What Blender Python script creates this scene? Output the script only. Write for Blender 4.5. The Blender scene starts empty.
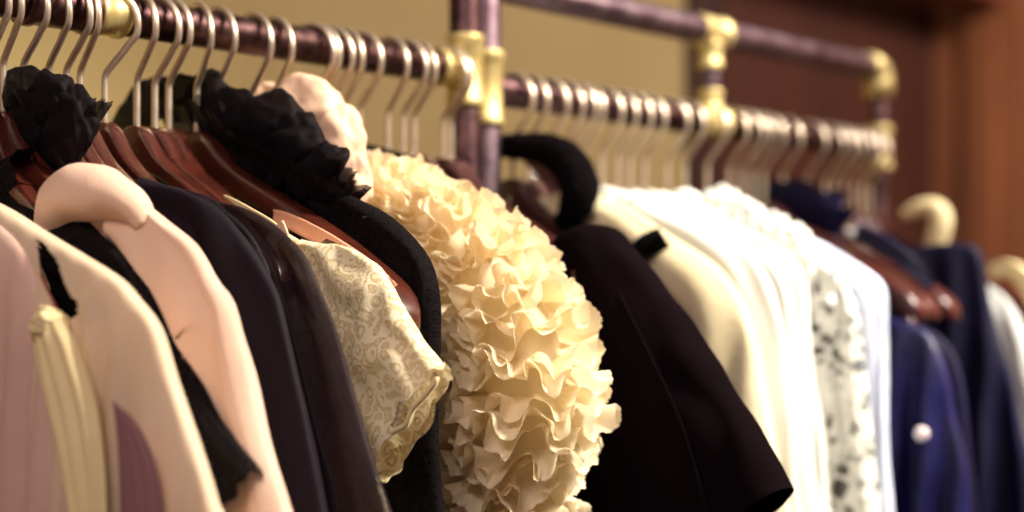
import bpy, math, random
from mathutils import Vector, noise
random.seed(7)
PI = math.pi
# ------------------------------------------------------------------ camera geometry
F, HZ = 1800.0, 330.0                 # focal length in pixels, horizon row (1024 x 512 frame)
TH = math.atan(1568.0 / F)            # angle between the view axis and the rails
CT, ST = math.cos(TH), math.sin(TH)
D = 1.02                              # distance of the rail plane from the camera
ZC = 1.28                             # camera height
ZL, ZR, ZU = ZC + .2169, ZC + .206, ZC + .296     # near rail, far rail, upper rail heights
RR = .0137                            # pipe radius
C = bpy.context.scene.collection


def rail_x(px, u=0.0):                # X of the point of the plane y = D-u seen in column px
    k = (px - 512) / F
    return (D - u) / (ST - k * CT) * (CT + k * ST)


def uz(px, py, S):                    # point of the hanger plane x = S -> (distance in front of the rail, height)
    k = (px - 512) / F
    t = S / (CT + k * ST)
    return (D - t * (ST - k * CT), ZC + (HZ - py) / F * t)


def crv(pts, n):                      # Catmull-Rom, resampled evenly
    P = [Vector(p) for p in pts]
    if len(P) == 2:
        return [P[0].lerp(P[1], i / (n - 1)) for i in range(n)]
    P = [2 * P[0] - P[1]] + P + [2 * P[-1] - P[-2]]
    out = []
    for i in range(1, len(P) - 2):
        a, b, c, d = P[i - 1:i + 3]
        for j in range(16):
            t = j / 16
            out.append(.5 * (2 * b + (c - a) * t + (2 * a - 5 * b + 4 * c - d) * t * t + (3 * b - a - 3 * c + d) * t ** 3))
    out.append(P[-2])
    L = [0]
    for i in range(1, len(out)):
        L.append(L[-1] + (out[i] - out[i - 1]).length)
    res, k = [], 0
    for i in range(n):
        s = L[-1] * i / (n - 1)
        while k < len(L) - 2 and L[k + 1] < s:
            k += 1
        w = (s - L[k]) / max(1e-9, L[k + 1] - L[k])
        res.append(out[k].lerp(out[k + 1], min(1, w)))
    return res


def ip(vals, t):                      # linear interpolation in a list, t 0..1
    if not isinstance(vals, (list, tuple)):
        return vals
    x = t * (len(vals) - 1)
    i = min(int(x), len(vals) - 2)
    return vals[i] + (vals[i + 1] - vals[i]) * (x - i)


def W3(px, py, S, dx=0.0):
    u, z = uz(px, py, S)
    return Vector((S + dx, D - u, z))



# ------------------------------------------------------------------ objects
def empty(name, loc, label, cat, group=None):
    o = bpy.data.objects.new(name, None)
    C.objects.link(o)
    o.location = loc
    o.empty_display_size = .02
    o['label'] = label
    o['category'] = cat
    if group:
        o['group'] = group
    return o


def mk(name, verts, faces, mat, parent=None, smooth=True, local=False, kind=None, label=None):
    me = bpy.data.meshes.new(name)
    if parent is not None and not local:
        off = Vector(parent.location)
        verts = [Vector(v) - off for v in verts]
    me.from_pydata([tuple(v) for v in verts], [], faces)
    me.validate()
    if smooth:
        me.polygons.foreach_set('use_smooth', [True] * len(me.polygons))
    me.materials.append(mat)
    me.update()
    o = bpy.data.objects.new(name, me)
    C.objects.link(o)
    o.parent = parent
    if kind:
        o['kind'] = kind
    if label:
        o['label'] = label
    return o


def loft(rings, closed=True, cap0=False, cap1=False):
    n = len(rings[0])
    V = [p for r in rings for p in r]
    Fc = []
    for i in range(len(rings) - 1):
        for j in range(n if closed else n - 1):
            a, b = i * n + j, i * n + (j + 1) % n
            Fc.append((a, b, b + n, a + n))
    if cap0:
        Fc.append(tuple(range(n - 1, -1, -1)))
    if cap1:
        Fc.append(tuple(range((len(rings) - 1) * n, len(rings) * n)))
    return V, Fc


def join(*parts):
    V, Fc = [], []
    for v, f in parts:
        o = len(V)
        V += list(v)
        Fc += [tuple(i + o for i in q) for q in f]
    return V, Fc


def tube(path, r, sides=10, caps=True, ref=Vector((1, 0, 0))):
    path = [Vector(p) for p in path]
    rings = []
    for i, p in enumerate(path):
        t = (path[min(i + 1, len(path) - 1)] - path[max(i - 1, 0)]).normalized()
        a = ref - t * ref.dot(t)
        if a.length < 1e-4:
            a = Vector((0, 0, 1)) - t * t.z
        a.normalize()
        b = t.cross(a)
        rr = ip(r, i / (len(path) - 1))
        rings.append([p + (a * math.cos(2 * PI * k / sides) + b * math.sin(2 * PI * k / sides)) * rr for k in range(sides)])
    return loft(rings, True, caps, caps)


def lathe(p0, p1, prof, sides=28):    # prof: (distance along p0->p1 in metres, radius)
    p0, p1 = Vector(p0), Vector(p1)
    t = (p1 - p0).normalized()
    a = t.orthogonal().normalized()
    b = t.cross(a)
    rings = [[p0 + t * s + (a * math.cos(2 * PI * k / sides) + b * math.sin(2 * PI * k / sides)) * r for k in range(sides)] for s, r in prof]
    return loft(rings, True, True, True)


def box(x0, x1, y0, y1, z0, z1):
    V = [(x, y, z) for x in (x0, x1) for y in (y0, y1) for z in (z0, z1)]
    return V, [(0, 1, 3, 2), (4, 6, 7, 5), (0, 4, 5, 1), (2, 3, 7, 6), (0, 2, 6, 4), (1, 5, 7, 3)]


# ------------------------------------------------------------------ materials
def lin(c):
    return tuple(((v / 255) / 12.92 if v / 255 <= .04045 else ((v / 255 + .055) / 1.055) ** 2.4) for v in c) + (1,)


class NT:
    def __init__(s, name):
        s.m = bpy.data.materials.new(name)
        s.m.use_nodes = True
        s.t = s.m.node_tree
        s.t.nodes.clear()
        s.out = s.n('ShaderNodeOutputMaterial')

    def n(s, typ, ins=None, **props):
        nd = s.t.nodes.new(typ)
        for k, v in props.items():
            setattr(nd, k, v)
        for k, v in (ins or {}).items():
            if hasattr(v, 'is_output'):
                s.t.links.new(v, nd.inputs[k])
            else:
                nd.inputs[k].default_value = v
        return nd

    def coord(s, scale=(1, 1, 1)):
        tc = s.n('ShaderNodeTexCoord')
        return s.n('ShaderNodeMapping', {'Vector': tc.outputs['Object'], 'Scale': scale}).outputs[0]

    def noise(s, co, scale, detail=3, rough=.5, dist=0):
        return s.n('ShaderNodeTexNoise', {'Vector': co, 'Scale': scale, 'Detail': detail, 'Roughness': rough, 'Distortion': dist}).outputs[0]

    def ramp(s, fac, stops):
        r = s.n('ShaderNodeValToRGB', {'Fac': fac})
        e = r.color_ramp.elements
        e[0].position, e[0].color = stops[0]
        e[1].position, e[1].color = stops[-1]
        for p, c in stops[1:-1]:
            x = e.new(p)
            x.color = c
        return r.outputs[0]

    def math(s, op, a, b=0.0, c=0.0):
        return s.n('ShaderNodeMath', {0: a, 1: b, 2: c}, operation=op).outputs[0]

    def bump(s, h, strength, dist):
        return s.n('ShaderNodeBump', {'Height': h, 'Strength': strength, 'Distance': dist}).outputs[0]

    def done(s, sh):
        s.t.links.new(sh, s.out.inputs[0])
        return s.m


def g(v):
    return (v, v, v, 1)


def fabric(name, col, col2=None, rough=.75, sheen=.25, opacity=1.0, trans=.0, weave=900, var=14, bump=.25, spec=.3):
    m = NT(name)
    co = m.coord()
    c2 = col2 or tuple(v * .86 for v in col)
    base = m.ramp(m.noise(co, var, 3), [(.3, lin(c2)), (.7, lin(col))])
    h = m.math('ADD', m.noise(co, weave, 2), m.math('MULTIPLY', m.noise(co, 55, 3), 1.5))
    nb = m.bump(h, bump, .002)
    p = m.n('ShaderNodeBsdfPrincipled', {'Base Color': base, 'Roughness': rough, 'Sheen Weight': sheen, 'Sheen Roughness': .4,
                                         'Sheen Tint': lin(col), 'Specular IOR Level': spec, 'Normal': nb}).outputs[0]
    if trans:
        tr = m.n('ShaderNodeBsdfTranslucent', {'Color': base, 'Normal': nb}).outputs[0]
        p = m.n('ShaderNodeMixShader', {0: trans, 1: p, 2: tr}).outputs[0]
    if opacity < 1:
        lw = m.n('ShaderNodeLayerWeight', {'Blend': .35}).outputs['Facing']
        op = m.math('MULTIPLY_ADD', lw, (1 - opacity) * .9, opacity)
        tp = m.n('ShaderNodeBsdfTransparent').outputs[0]
        p = m.n('ShaderNodeMixShader', {0: op, 1: tp, 2: p}).outputs[0]
    return m.done(p)


def lace(name, col, col2, flower=48, net=420, solid=.5, rough=.7, netw=.18, minop=0.0, sheen=0.0, dist=.022, rf=17.0, ringw=.22, nw=1.0):
    m = NT(name)
    co = m.coord()
    wob = m.n('ShaderNodeTexNoise', {'Vector': co, 'Scale': 40.0, 'Detail': 2.0})
    co2 = m.n('ShaderNodeVectorMath', {0: co, 1: m.n('ShaderNodeVectorMath', {0: wob.outputs['Color'], 'Scale': dist}, operation='SCALE').outputs[0]}).outputs[0]
    f = m.n('ShaderNodeTexVoronoi', {'Vector': co2, 'Scale': float(flower)}, feature='F1').outputs['Distance']
    rings = m.math('SINE', m.math('MULTIPLY', f, rf))
    nz = m.noise(co2, 95, 3, .6, .6)
    fl = m.math('ADD', m.math('MULTIPLY', rings, ringw), m.math('MULTIPLY', nz, nw))
    flow = m.ramp(fl, [(solid - .03, g(0)), (solid + .03, g(1))])
    e = m.n('ShaderNodeTexVoronoi', {'Vector': co, 'Scale': float(net)}, feature='DISTANCE_TO_EDGE').outputs['Distance']
    nt = m.math('LESS_THAN', e, netw)
    al = m.math('MAXIMUM', m.math('MAXIMUM', flow, nt), minop)
    base = m.n('ShaderNodeMix', {0: flow, 6: lin(col2), 7: lin(col)}, data_type='RGBA').outputs[2]
    nb = m.bump(m.math('ADD', flow, m.math('MULTIPLY', m.noise(co, 600, 2), .3)), .6, .0015)
    p = m.n('ShaderNodeBsdfPrincipled', {'Base Color': base, 'Roughness': rough, 'Sheen Weight': sheen, 'Normal': nb, 'Specular IOR Level': .15}).outputs[0]
    tr = m.n('ShaderNodeBsdfTranslucent', {'Color': base, 'Normal': nb}).outputs[0]
    p = m.n('ShaderNodeMixShader', {0: .2, 1: p, 2: tr}).outputs[0]
    tp = m.n('ShaderNodeBsdfTransparent').outputs[0]
    return m.done(m.n('ShaderNodeMixShader', {0: al, 1: tp, 2: p}).outputs[0])


def wood(name, stops, scale, rough=.3, coat=.3, fine=90):
    m = NT(name)
    co = m.coord(scale)
    a = m.noise(co, 1.0, 5, .6, 1.2)
    b = m.noise(co, 6.0, 4, .7)
    base = m.ramp(m.math('MULTIPLY_ADD', b, .3, m.math('MULTIPLY', a, .7)), stops)
    nb = m.bump(b, .08, .001)
    return m.done(m.n('ShaderNodeBsdfPrincipled', {'Base Color': base, 'Roughness': rough, 'Coat Weight': coat, 'Coat Roughness': .15, 'Normal': nb}).outputs[0])


def metal(name, col, rough, col2=None, var=30, metallic=1.0):
    m = NT(name)
    co = m.coord()
    nz = m.noise(co, var, 5, .65)
    base = m.ramp(nz, [(.35, lin(col2 or tuple(v * .8 for v in col))), (.65, lin(col))])
    rg = m.math('MULTIPLY_ADD', nz, .25, rough - .1)
    return m.done(m.n('ShaderNodeBsdfPrincipled', {'Base Color': base, 'Roughness': rg, 'Metallic': metallic}).outputs[0])


M = {}
M['mahogany'] = wood('mahogany', [(.3, lin((36, 12, 8))), (.5, lin((68, 27, 18))), (.72, lin((98, 43, 28)))], (30, 5, 26), .27, .45)
M['darkwood'] = wood('dark_hanger_wood', [(.3, lin((36, 12, 13))), (.5, lin((60, 23, 21))), (.72, lin((84, 35, 29)))], (30, 5, 26), .3, .4)
M['chrome'] = metal('hook_steel', (226, 210, 190), .32, (206, 188, 168), 30, .85)
M['pipe'] = metal('black_iron_pipe', (104, 78, 78), .38, (62, 42, 46), 60)
M['pipe2'] = metal('grey_iron_pipe', (126, 108, 116), .40, (94, 76, 86), 60)
M['brass'] = metal('brass_fitting', (208, 190, 136), .45, (186, 164, 106), 80, .65)
M['wall'] = fabric('beige_plaster', (168, 149, 106), (160, 140, 98), .85, 0, weave=300, var=4, bump=.1)
M['floor'] = wood('floor_boards', [(.3, lin((70, 44, 30))), (.7, lin((110, 74, 50)))], (3, 20, 3), .45, .1)
M['panel'] = wood('wood_panel', [(.3, lin((112, 64, 40))), (.5, lin((144, 88, 58))), (.72, lin((172, 108, 70)))], (9, 14, .8), .45, .15)
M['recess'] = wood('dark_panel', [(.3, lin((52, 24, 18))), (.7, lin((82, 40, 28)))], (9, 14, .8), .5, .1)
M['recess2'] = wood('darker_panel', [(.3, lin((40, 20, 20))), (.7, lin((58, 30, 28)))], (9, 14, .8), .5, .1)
M['shelf'] = wood('shelf_wood', [(.3, lin((92, 44, 30))), (.7, lin((140, 74, 50)))], (.8, 14, 9), .45, .1)
M['black'] = fabric('black_cloth', (19, 10, 16), (14, 7, 11), .85, .08, spec=.12)
M['velvet'] = fabric('black_velvet', (15, 6, 11), (10, 4, 7), .95, .10, spec=.04, bump=.5)
M['navyblack'] = fabric('navy_black_crepe', (24, 15, 27), (18, 11, 21), .7, .10, spec=.15)
M['blacksheer'] = fabric('black_chiffon', (22, 13, 20), (17, 9, 15), .6, .1, opacity=.72, spec=.2)
M['blackruffle'] = fabric('black_chiffon_ruffle', (15, 8, 14), (11, 6, 10), .7, .08, opacity=.84, spec=.12)
M['sheerplum'] = fabric('sheer_black_voile', (38, 22, 31), (28, 16, 24), .6, .12, opacity=.66, spec=.2)
M['blacklace'] = lace('black_lace', (14, 7, 11), (12, 6, 9), 42, 240, .37, .8, .26, .25)
M['blackmesh'] = lace('black_mesh', (13, 6, 10), (8, 3, 6), 60, 420, .55, .85, .22, .6)
M['fur'] = fabric('black_fur', (12, 7, 10), (7, 4, 6), .95, .15, weave=260, bump=.9, spec=.04)
M['pink'] = fabric('pale_pink_crepe', (236, 204, 184), (230, 194, 172), .7, .2, trans=.1)
M['pinksatin'] = fabric('pale_pink_satin', (246, 214, 186), (240, 200, 172), .5, .2, trans=.15, bump=.1)
M['pinkstrap'] = fabric('salmon_ribbon', (232, 172, 144), (222, 160, 132), .5, .2, bump=.1)
M['mauve'] = fabric('mauve_chiffon', (238, 204, 190), (226, 186, 174), .6, .2, opacity=.9, trans=.2)
M['creamchiffon'] = fabric('cream_chiffon', (242, 220, 192), (234, 208, 178), .65, .2, opacity=.88, trans=.2)
M['cream'] = fabric('cream_crepe', (240, 224, 176), (232, 210, 158), .7, .2, trans=.1)
M['ruffle'] = fabric('cream_tulle', (254, 243, 216), (252, 237, 206), .8, .15, trans=.38, weave=1400, bump=.12, spec=.1)
M['creamlace'] = lace('cream_lace', (250, 238, 204), (228, 208, 164), 100, 420, .235, .7, .26, .6, .15, .020, 15.0, .26, .52)
M['ivory'] = fabric('ivory_wool', (232, 220, 186), (224, 208, 168), .85, .4, bump=.5)
M['white'] = fabric('white_cotton', (228, 228, 222), (218, 218, 212), .7, .2, trans=.1)
M['whitesheer'] = fabric('white_organza', (230, 230, 226), (220, 220, 216), .5, .2, opacity=.85, trans=.2)
M['bluewhite'] = fabric('pale_blue_cotton', (206, 212, 230), (172, 180, 210), .7, .2, var=40)
M['whitelace'] = lace('white_guipure', (228, 228, 220), (214, 214, 206), 26, 70, .57, .7, .13, 0.0, .1, .012, 12.0)
M['navy'] = fabric('navy_satin', (23, 21, 72), (11, 10, 38), .42, .1, bump=.15, spec=.3)
M['navydark'] = fabric('dark_navy_cotton', (20, 17, 54), (12, 10, 36), .6, .1, spec=.2)
M['sequin'] = metal('silver_sequin', (250, 250, 250), .15)
M['button'] = fabric('pearl_button', (236, 222, 220), (226, 210, 210), .25, 0, bump=0, spec=.7)
M['greylining'] = fabric('grey_lining', (116, 114, 110), (96, 94, 92), .7, .1)
M['lining'] = fabric('mauve_lining', (150, 108, 112), (136, 94, 100), .6, .1)

# ------------------------------------------------------------------ setting
XW, YW = 3.12, 1.62                   # side wall and back wall


def structure(name, geo, mat):
    return mk(name, geo[0], geo[1], mat, None, smooth=False, kind='structure')


structure('floor', box(-2.5, XW + .1, -2.5, YW + .1, -.05, 0), M['floor'])
structure('wall_back', box(-1.5, rail_x(686, D - YW), YW, YW + .1, 0, 2.7), M['wall'])
structure('wall_side', join(box(XW, XW + .08, -.9, YW + .1, 0, 2.7), box(XW - .012, XW, YW - .10, YW - .04, 0, 2.7)), M['panel'])
x0 = rail_x(686, D - YW)
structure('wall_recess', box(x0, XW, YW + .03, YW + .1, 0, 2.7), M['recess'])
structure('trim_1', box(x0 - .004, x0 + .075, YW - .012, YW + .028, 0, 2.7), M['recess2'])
t = empty('wall_shelf', (2.6, YW - .08, ZC + .63), 'dark wooden shelf board high on back wall beside wood panel', 'shelf')
v, f = box(.6, XW - .013, YW - .13, YW - .013, ZC + .605, ZC + .64)
mk('shelf_board', v, f, M['shelf'], t, smooth=False)
for x in (.8, 1.7):
    v, f = box(x, x + .03, YW - .10, YW - .013, ZC + .53, ZC + .604)
    mk('bracket', v, f, M['recess2'], t, smooth=False)

# ------------------------------------------------------------------ racks
def pipe(name, p0, p1, parent, r=RR, mat='pipe'):
    L = (Vector(p1) - Vector(p0)).length
    v, f = lathe(p0, p1, [(0, r * .96), (.002, r), (L * .5, r), (L - .002, r), (L, r * .96)])
    return mk(name, v, f, M[mat], parent)


def fitting(p0, p1, parent, r, name='brass_fitting', mat='brass'):
    L = (Vector(p1) - Vector(p0)).length
    e = min(.009, L * .3)
    v, f = lathe(p0, p1, [(0, r * .9), (0, r * 1.16), (.0015, r * 1.2), (e - .002, r * 1.2), (e, r * 1.1), (L - e, r * 1.1), (L - e + .002, r * 1.2), (L - .0015, r * 1.2), (L, r * 1.16), (L, r * .9)])
    return mk(name, v, f, M[mat], parent)


xp1, xp2 = rail_x(465), rail_x(479) + .015
xm, xe = rail_x(715), rail_x(883)
rackA = empty('clothes_rack', (xp1, D, 0), 'near pipe clothes rack with the long black rail crossing upper left of picture', 'clothes rack')
pipe('hanging_rail', (.25, D, ZL), (xp1 - .010, D, ZL), rackA)
pipe('post', (xp1, D, 0.006), (xp1, D, ZL + .26), rackA, RR * .98)
fitting((xp1, D, ZL - .030), (xp1, D, ZL + .030), rackA, RR)
fitting((xp1 - .036, D, ZL), (xp1 - .012, D, ZL), rackA, RR * .98)
pipe('post', (.25, D, 0.006), (.25, D, ZL + .26), rackA, RR * .98)
fitting((.25, D, ZL - .03), (.25, D, ZL + .03), rackA, RR)
pipe('upper_rail', (.25, D, ZL + .26), (xp1, D, ZL + .26), rackA)
xc = rail_x(106)
fitting((xc - .012, D, ZL), (xc + .012, D, ZL), rackA, RR * 1.0, 'brass_coupling')
fitting((xc - .068, D, ZL), (xc - .013, D, ZL), rackA, RR * 1.02, 'pipe_coupling', 'pipe')
for x in (.25, xp1):
    v, f = lathe((x, D, 0), (x, D, .012), [(0, .0165), (.004, .0165), (.006, .016), (.006, .0155), (.012, .015)])
    mk('foot_flange', v, f, M['pipe'], rackA)

rackB = empty('clothes_rack', (xp2, D + .004, 0), 'far pipe clothes rack with a second rail above and brass tees, behind paired posts', 'clothes rack')
DB = D + .006
pipe('hanging_rail', (xp2, DB, ZR), (xe, DB, ZR), rackB)
pipe('upper_rail', (xp2, DB, ZU), (xe - .005, DB, ZU), rackB, RR, 'pipe2')
pipe('post', (xp2, DB, 0.006), (xp2, DB, ZU), rackB, RR * .95, 'pipe2')
fitting((xp2, DB, ZR - .032), (xp2, DB, ZR + .032), rackB, RR * .98)
pipe('strut', (xm, DB, ZR + .01), (xm, DB, ZU - .01), rackB, .0105, 'pipe2')
fitting((xm - .022, DB, ZU), (xm + .022, DB, ZU), rackB, RR)
fitting((xm, DB, ZU - .037), (xm, DB, ZU - .010), rackB, .0112)
fitting((xm, DB, ZR + .010), (xm, DB, ZR + .032), rackB, .0112)
fitting((xm - .020, DB, ZR), (xm + .020, DB, ZR), rackB, RR)
# far end: elbow, then a post down to the floor
el = [Vector((xe - .024, DB, ZU))] + [Vector((xe - .012 + .014 * math.sin(a), DB, ZU - .014 + .014 * math.cos(a))) for a in [i * PI / 16 for i in range(9)]] + [Vector((xe + .002, DB, ZU - .032))]
v, f = tube(el, [.0165, .0158, .0155, .0155, .0155, .0158, .0165], 20, True, Vector((0, 1, 0)))
mk('elbow', v, f, M['brass'], rackB)
pipe('post', (xe + .002, DB, 0.006), (xe + .002, DB, ZU - .026), rackB, .0105)
fitting((xe + .002, DB, ZR - .025), (xe + .002, DB, ZR + .025), rackB, .0125)
for x in (xp2, xe + .002):
    v, f = lathe((x, DB, 0), (x, DB, .012), [(0, .016), (.004, .016), (.006, .0155), (.006, .015), (.012, .0145)])
    mk('foot_flange', v, f, M['pipe'], rackB)

# ------------------------------------------------------------------ hangers
RW = .0024
HC, HRAD = -.0078, RR + RW + .0078     # hook arc centre below the rail centre, radius


def hook_geo(lean=0.0, swivel=0.0):
    pts = [(0, -.083), (0, -.066), (0, -.050), (.0002, -.0435), (.0018, -.0400), (.007, -.0338), (.0135, -.0265), (.0183, -.0205)]
    for i in range(0, 20):
        a = math.radians(-20 + i * 10.4)
        pts.append((HRAD * math.cos(a), HC + HRAD * math.sin(a)))
    path = crv([(p[0], p[1], 0) for p in pts], 60)
    out = []
    for p in path:
        u, z = p.x, p.y
        out.append(Vector((u * math.sin(swivel), -u * math.cos(swivel), z)))
    return tube(out, RW, 8)


def hanger_geo(half=.212, drop=1.0, th=1.0):
    # sections along u: u, top z, bottom z, half thickness, x offset (rail centre = 0)
    k = half / .212
    slim = half < .2
    pf = [(0, -.0745, -.120, .0085, 0), (.010, -.0750, -.1195, .0085, 0), (.018, -.0800, -.1190, .0085, 0), (.028, -.0905, -.1200, .0082, 0), (.042, -.1020, -.1235, .0080, 0),
          (.060, -.1120, -.1300, .0080, .0), (.085, -.1235, -.1410, .0085, -.001), (.115, -.1375, -.1560, .0095, -.002),
          (.145, -.1530, -.1740, .0115, -.003), (.175, -.1710, -.1960, .0140, -.005), (.195, -.1850, -.2120, .0150, -.006), (.206, -.1960, -.2200, .0135, -.007), (.212, -.2080, -.2190, .0075, -.007)]
    tz = lambda z: -.0745 + (z + .0745) * drop
    sec = [(u * k, tz(a), tz(b), t * th, xo) for u, a, b, t, xo in pf]
    if slim:                          # flat arms without the broad shoulder ends
        sec = [(u, a - .003 * min(1, u / .08), a - .003 - (a - b - .003) * (1 - .35 * u / half), min(t, .0070), 0) for u, a, b, t, xo in sec]
    sec = crv([tuple(q[:3]) for q in sec], 34), crv([(q[3], q[4], q[0]) for q in sec], 34)
    rows = [(p.x, p.y, p.z, q.x, q.y) for p, q in zip(*sec)]
    rings = []
    for sgn, rs in ((-1, rows[:0:-1]), (1, rows)):
        for u, zt, zb, t, xo in rs:
            zm, hh = (zt + zb) / 2, (zt - zb) / 2
            ring = []
            for j in range(24):
                a = 2 * PI * j / 24
                c, s = math.cos(a), math.sin(a)
                x = t * math.copysign(abs(c) ** .45, c)
                z = hh * math.copysign(abs(s) ** .45, s)
                ring.append(Vector((x + xo, -sgn * u, zm + z)))
            rings.append(ring)
    return loft(rings, True, True, True)


def eyelet_geo():
    pts = [(-.0092, .0018 * math.cos(a) - .004, -.0945 + .0026 * math.sin(a)) for a in [i * 2 * PI / 14 for i in range(15)]]
    return tube(pts, .0006, 6, False)


HOOK = [None] * 5
BODY = {}
protos = {}


def proto(kind, sw):
    """the meshes of one kind of hanger"""
    if kind not in BODY:
        half, drop, mat = {'suit': (.222, 1.0, 'mahogany'), 'slim': (.182, .97, 'mahogany'), 'mid': (.158, .97, 'mahogany'), 'low': (.140, 1.16, 'mahogany'), 'ends': (.222, .84, 'darkwood'), 'slimdark': (.180, .93, 'darkwood'), 'dark': (.205, .93, 'darkwood'), 'narrow': (.140, .8, 'mahogany'), 'small': (.175, .9, 'darkwood')}[kind]
        v, f = hanger_geo(half, drop)
        o = mk('wooden_arms', v, f, M[mat], None)
        BODY[kind] = o
        o2 = mk('eyelet', *eyelet_geo(), M['chrome'], None)
        BODY[kind + '_e'] = o2
    if HOOK[sw] is None:
        v, f = hook_geo(0, math.radians((-14, -5, 0, 6, 32)[sw]))
        HOOK[sw] = mk('hook', v, f, M['chrome'], None)
    return HOOK[sw], BODY[kind], BODY[kind + '_e']


used = set()


def hanger(S, zrail, label, kind='suit', sw=2, y=D, group='wooden hangers along the rails'):
    t = empty('coat_hanger', (S, y, zrail), label, 'hanger', group)
    for o in proto(kind, sw):
        if o.name in used:
            o = o.copy()
            C.objects.link(o)
        else:
            used.add(o.name)
        o.parent = t
    return t


ORD = 'zeroth first second third fourth fifth sixth seventh eighth ninth tenth eleventh twelfth thirteenth fourteenth fifteenth sixteenth seventeenth eighteenth'.split()
LH = [24, 44, 69, 87, 96, 139, 158, 176, 190, 218, 237, 273, 294, 331, 339, 350, 364, 381, 409, 424, 435, 464, 477]
RH = [538, 554, 571, 588, 599, 610, 627, 643, 655, 670, 692, 710, 732, 754, 766, 777, 788, 807, 831, 849, 858, 867, 877, 886, 893]
HS = {}
for i, px in enumerate(LH):
    n = i + 1
    S = rail_x(px, .0235)
    if n in (4, 5):
        S += (.0, .004)[n - 4]
    if n == 23:
        S -= .006
    if n == 6:
        S -= .011
    HS[n] = S
    if n <= 5:
        lab = 'wooden hanger, %s steel hook left of the brass coupling on the near rail' % ORD[6 - n]
    else:
        lab = 'wooden hanger, %s steel hook right of the brass coupling on the near rail' % ORD[n - 5]
    kind = 'suit' if n == 10 else 'slim'
    if n in (1, 2, 3, 4, 5, 6, 9):
        kind = 'mid'
    if n in (7, 8):
        kind = 'narrow'
    if n in (12, 13, 14, 15, 16, 17, 18, 19):
        kind = 'narrow'
    if n in (20, 21, 22, 23):
        kind = 'dark' if n == 21 else 'slimdark'
    sw = {6: 4, 10: 0, 12: 1}.get(n, (2, 1, 3, 2, 3, 1)[n % 6])
    hanger(S, ZL, lab, kind, sw)
for i, px in enumerate(RH):
    n = 24 + i
    S = rail_x(px, .0235)
    HS[n] = S
    if i < 12:
        lab = 'wooden hanger, %s pale hook beyond the paired posts on the far rail' % ORD[i + 1]
    else:
        lab = 'wooden hanger, %s blurred hook counted back from the far rail end' % ORD[25 - i]
    hanger(S, ZR, lab, 'small' if n < 36 else ('ends' if n in (37, 38, 40) else 'suit' if n == 48 else 'mid'), (2, 1, 3, 2, 3, 1)[n % 6], DB)

# ------------------------------------------------------------------ cloth builders
def nz(x, y, z=0.0):
    return noise.noise(Vector((x, y, z)))


def inside(p, poly):
    x, y = p
    c = False
    for i in range(len(poly)):
        x1, y1 = poly[i]
        x2, y2 = poly[i - 1]
        if (y1 > y) != (y2 > y) and x < (x2 - x1) * (y - y1) / (y2 - y1) + x1:
            c = not c
    return c


def body(parent, S, edge, mat, T=.010, fold=.004, lam=.035, hem=.62, name='body', zneck=None, N=70, K=240, front=False, holes=None, far=.9, seed=0., p=.55, dx=0.0, wrinkle=.0015):
    """shell of a hanging garment: edge = its near outline (pixels of the photograph, laid on the hanger plane), hung on down to the hem"""
    E = [Vector(uz(a, b, S)) for a, b in edge]
    last = E[-1]
    if hem is not None and last.y > hem + .05:
        E.append(Vector((last.x + (E[-1].x - E[-2].x) * .5, last.y - .08)))
        E.append(Vector((E[-1].x, hem)))
    E = crv([(e.x, e.y) for e in E], N)
    z0 = zneck if zneck is not None else E[0].y - .01
    z1 = E[-1].y
    rings = []
    for i, e in enumerate(E):
        t = i / (N - 1)
        zc = z0 + (z1 - z0) * (t ** 1.15)
        zc = min(zc, e.y + .03)
        ring = []
        th = T * min(1, .8 + 2 * t)
        for j in range(K):
            a = 2 * PI * j / K
            r = math.cos(a)
            s = math.sin(a)
            u = e.x * r * (1 if r > 0 else far)
            z = zc + (e.y - zc) * abs(r) ** 2
            x = th * math.copysign(abs(s) ** p, s)
            w = (1 - abs(r) ** 8)
            amp = fold * min(1, t * 3) * w
            ph = 2 * PI * u / lam + seed + 1.3 * math.sin(z * 7 + seed) + 2.2 * nz(u * 9, z * 3, seed)
            x += amp * math.sin(ph) + wrinkle * nz(u * 40, z * 24, seed + 4) * w
            u += fold * .5 * nz(z * 14, seed, t * 3) * (abs(r) ** 3)
            ring.append(Vector((S + dx + x, D - u, z)))
        rings.append(ring)
    V, Fc = loft(rings, True)
    if holes:
        H = [[uz(a, b, S) for a, b in h] for h in holes]
        keep = []
        for q in Fc:
            c = sum((V[k] for k in q), Vector()) / len(q)
            offs = (0,) if c.x < S + dx else (0, .008, .016, .024, .032)
            if any(inside((D - c.y + o, c.z), h) for h in H for o in offs):
                continue
            keep.append(q)
        Fc = keep
    if front:                          # an open front panel, no back
        Fc = [q for q in Fc if sum(V[k].x for k in q) / len(q) < S + dx - T * .25]
    return mk(name, V, Fc, mat, parent)


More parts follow.
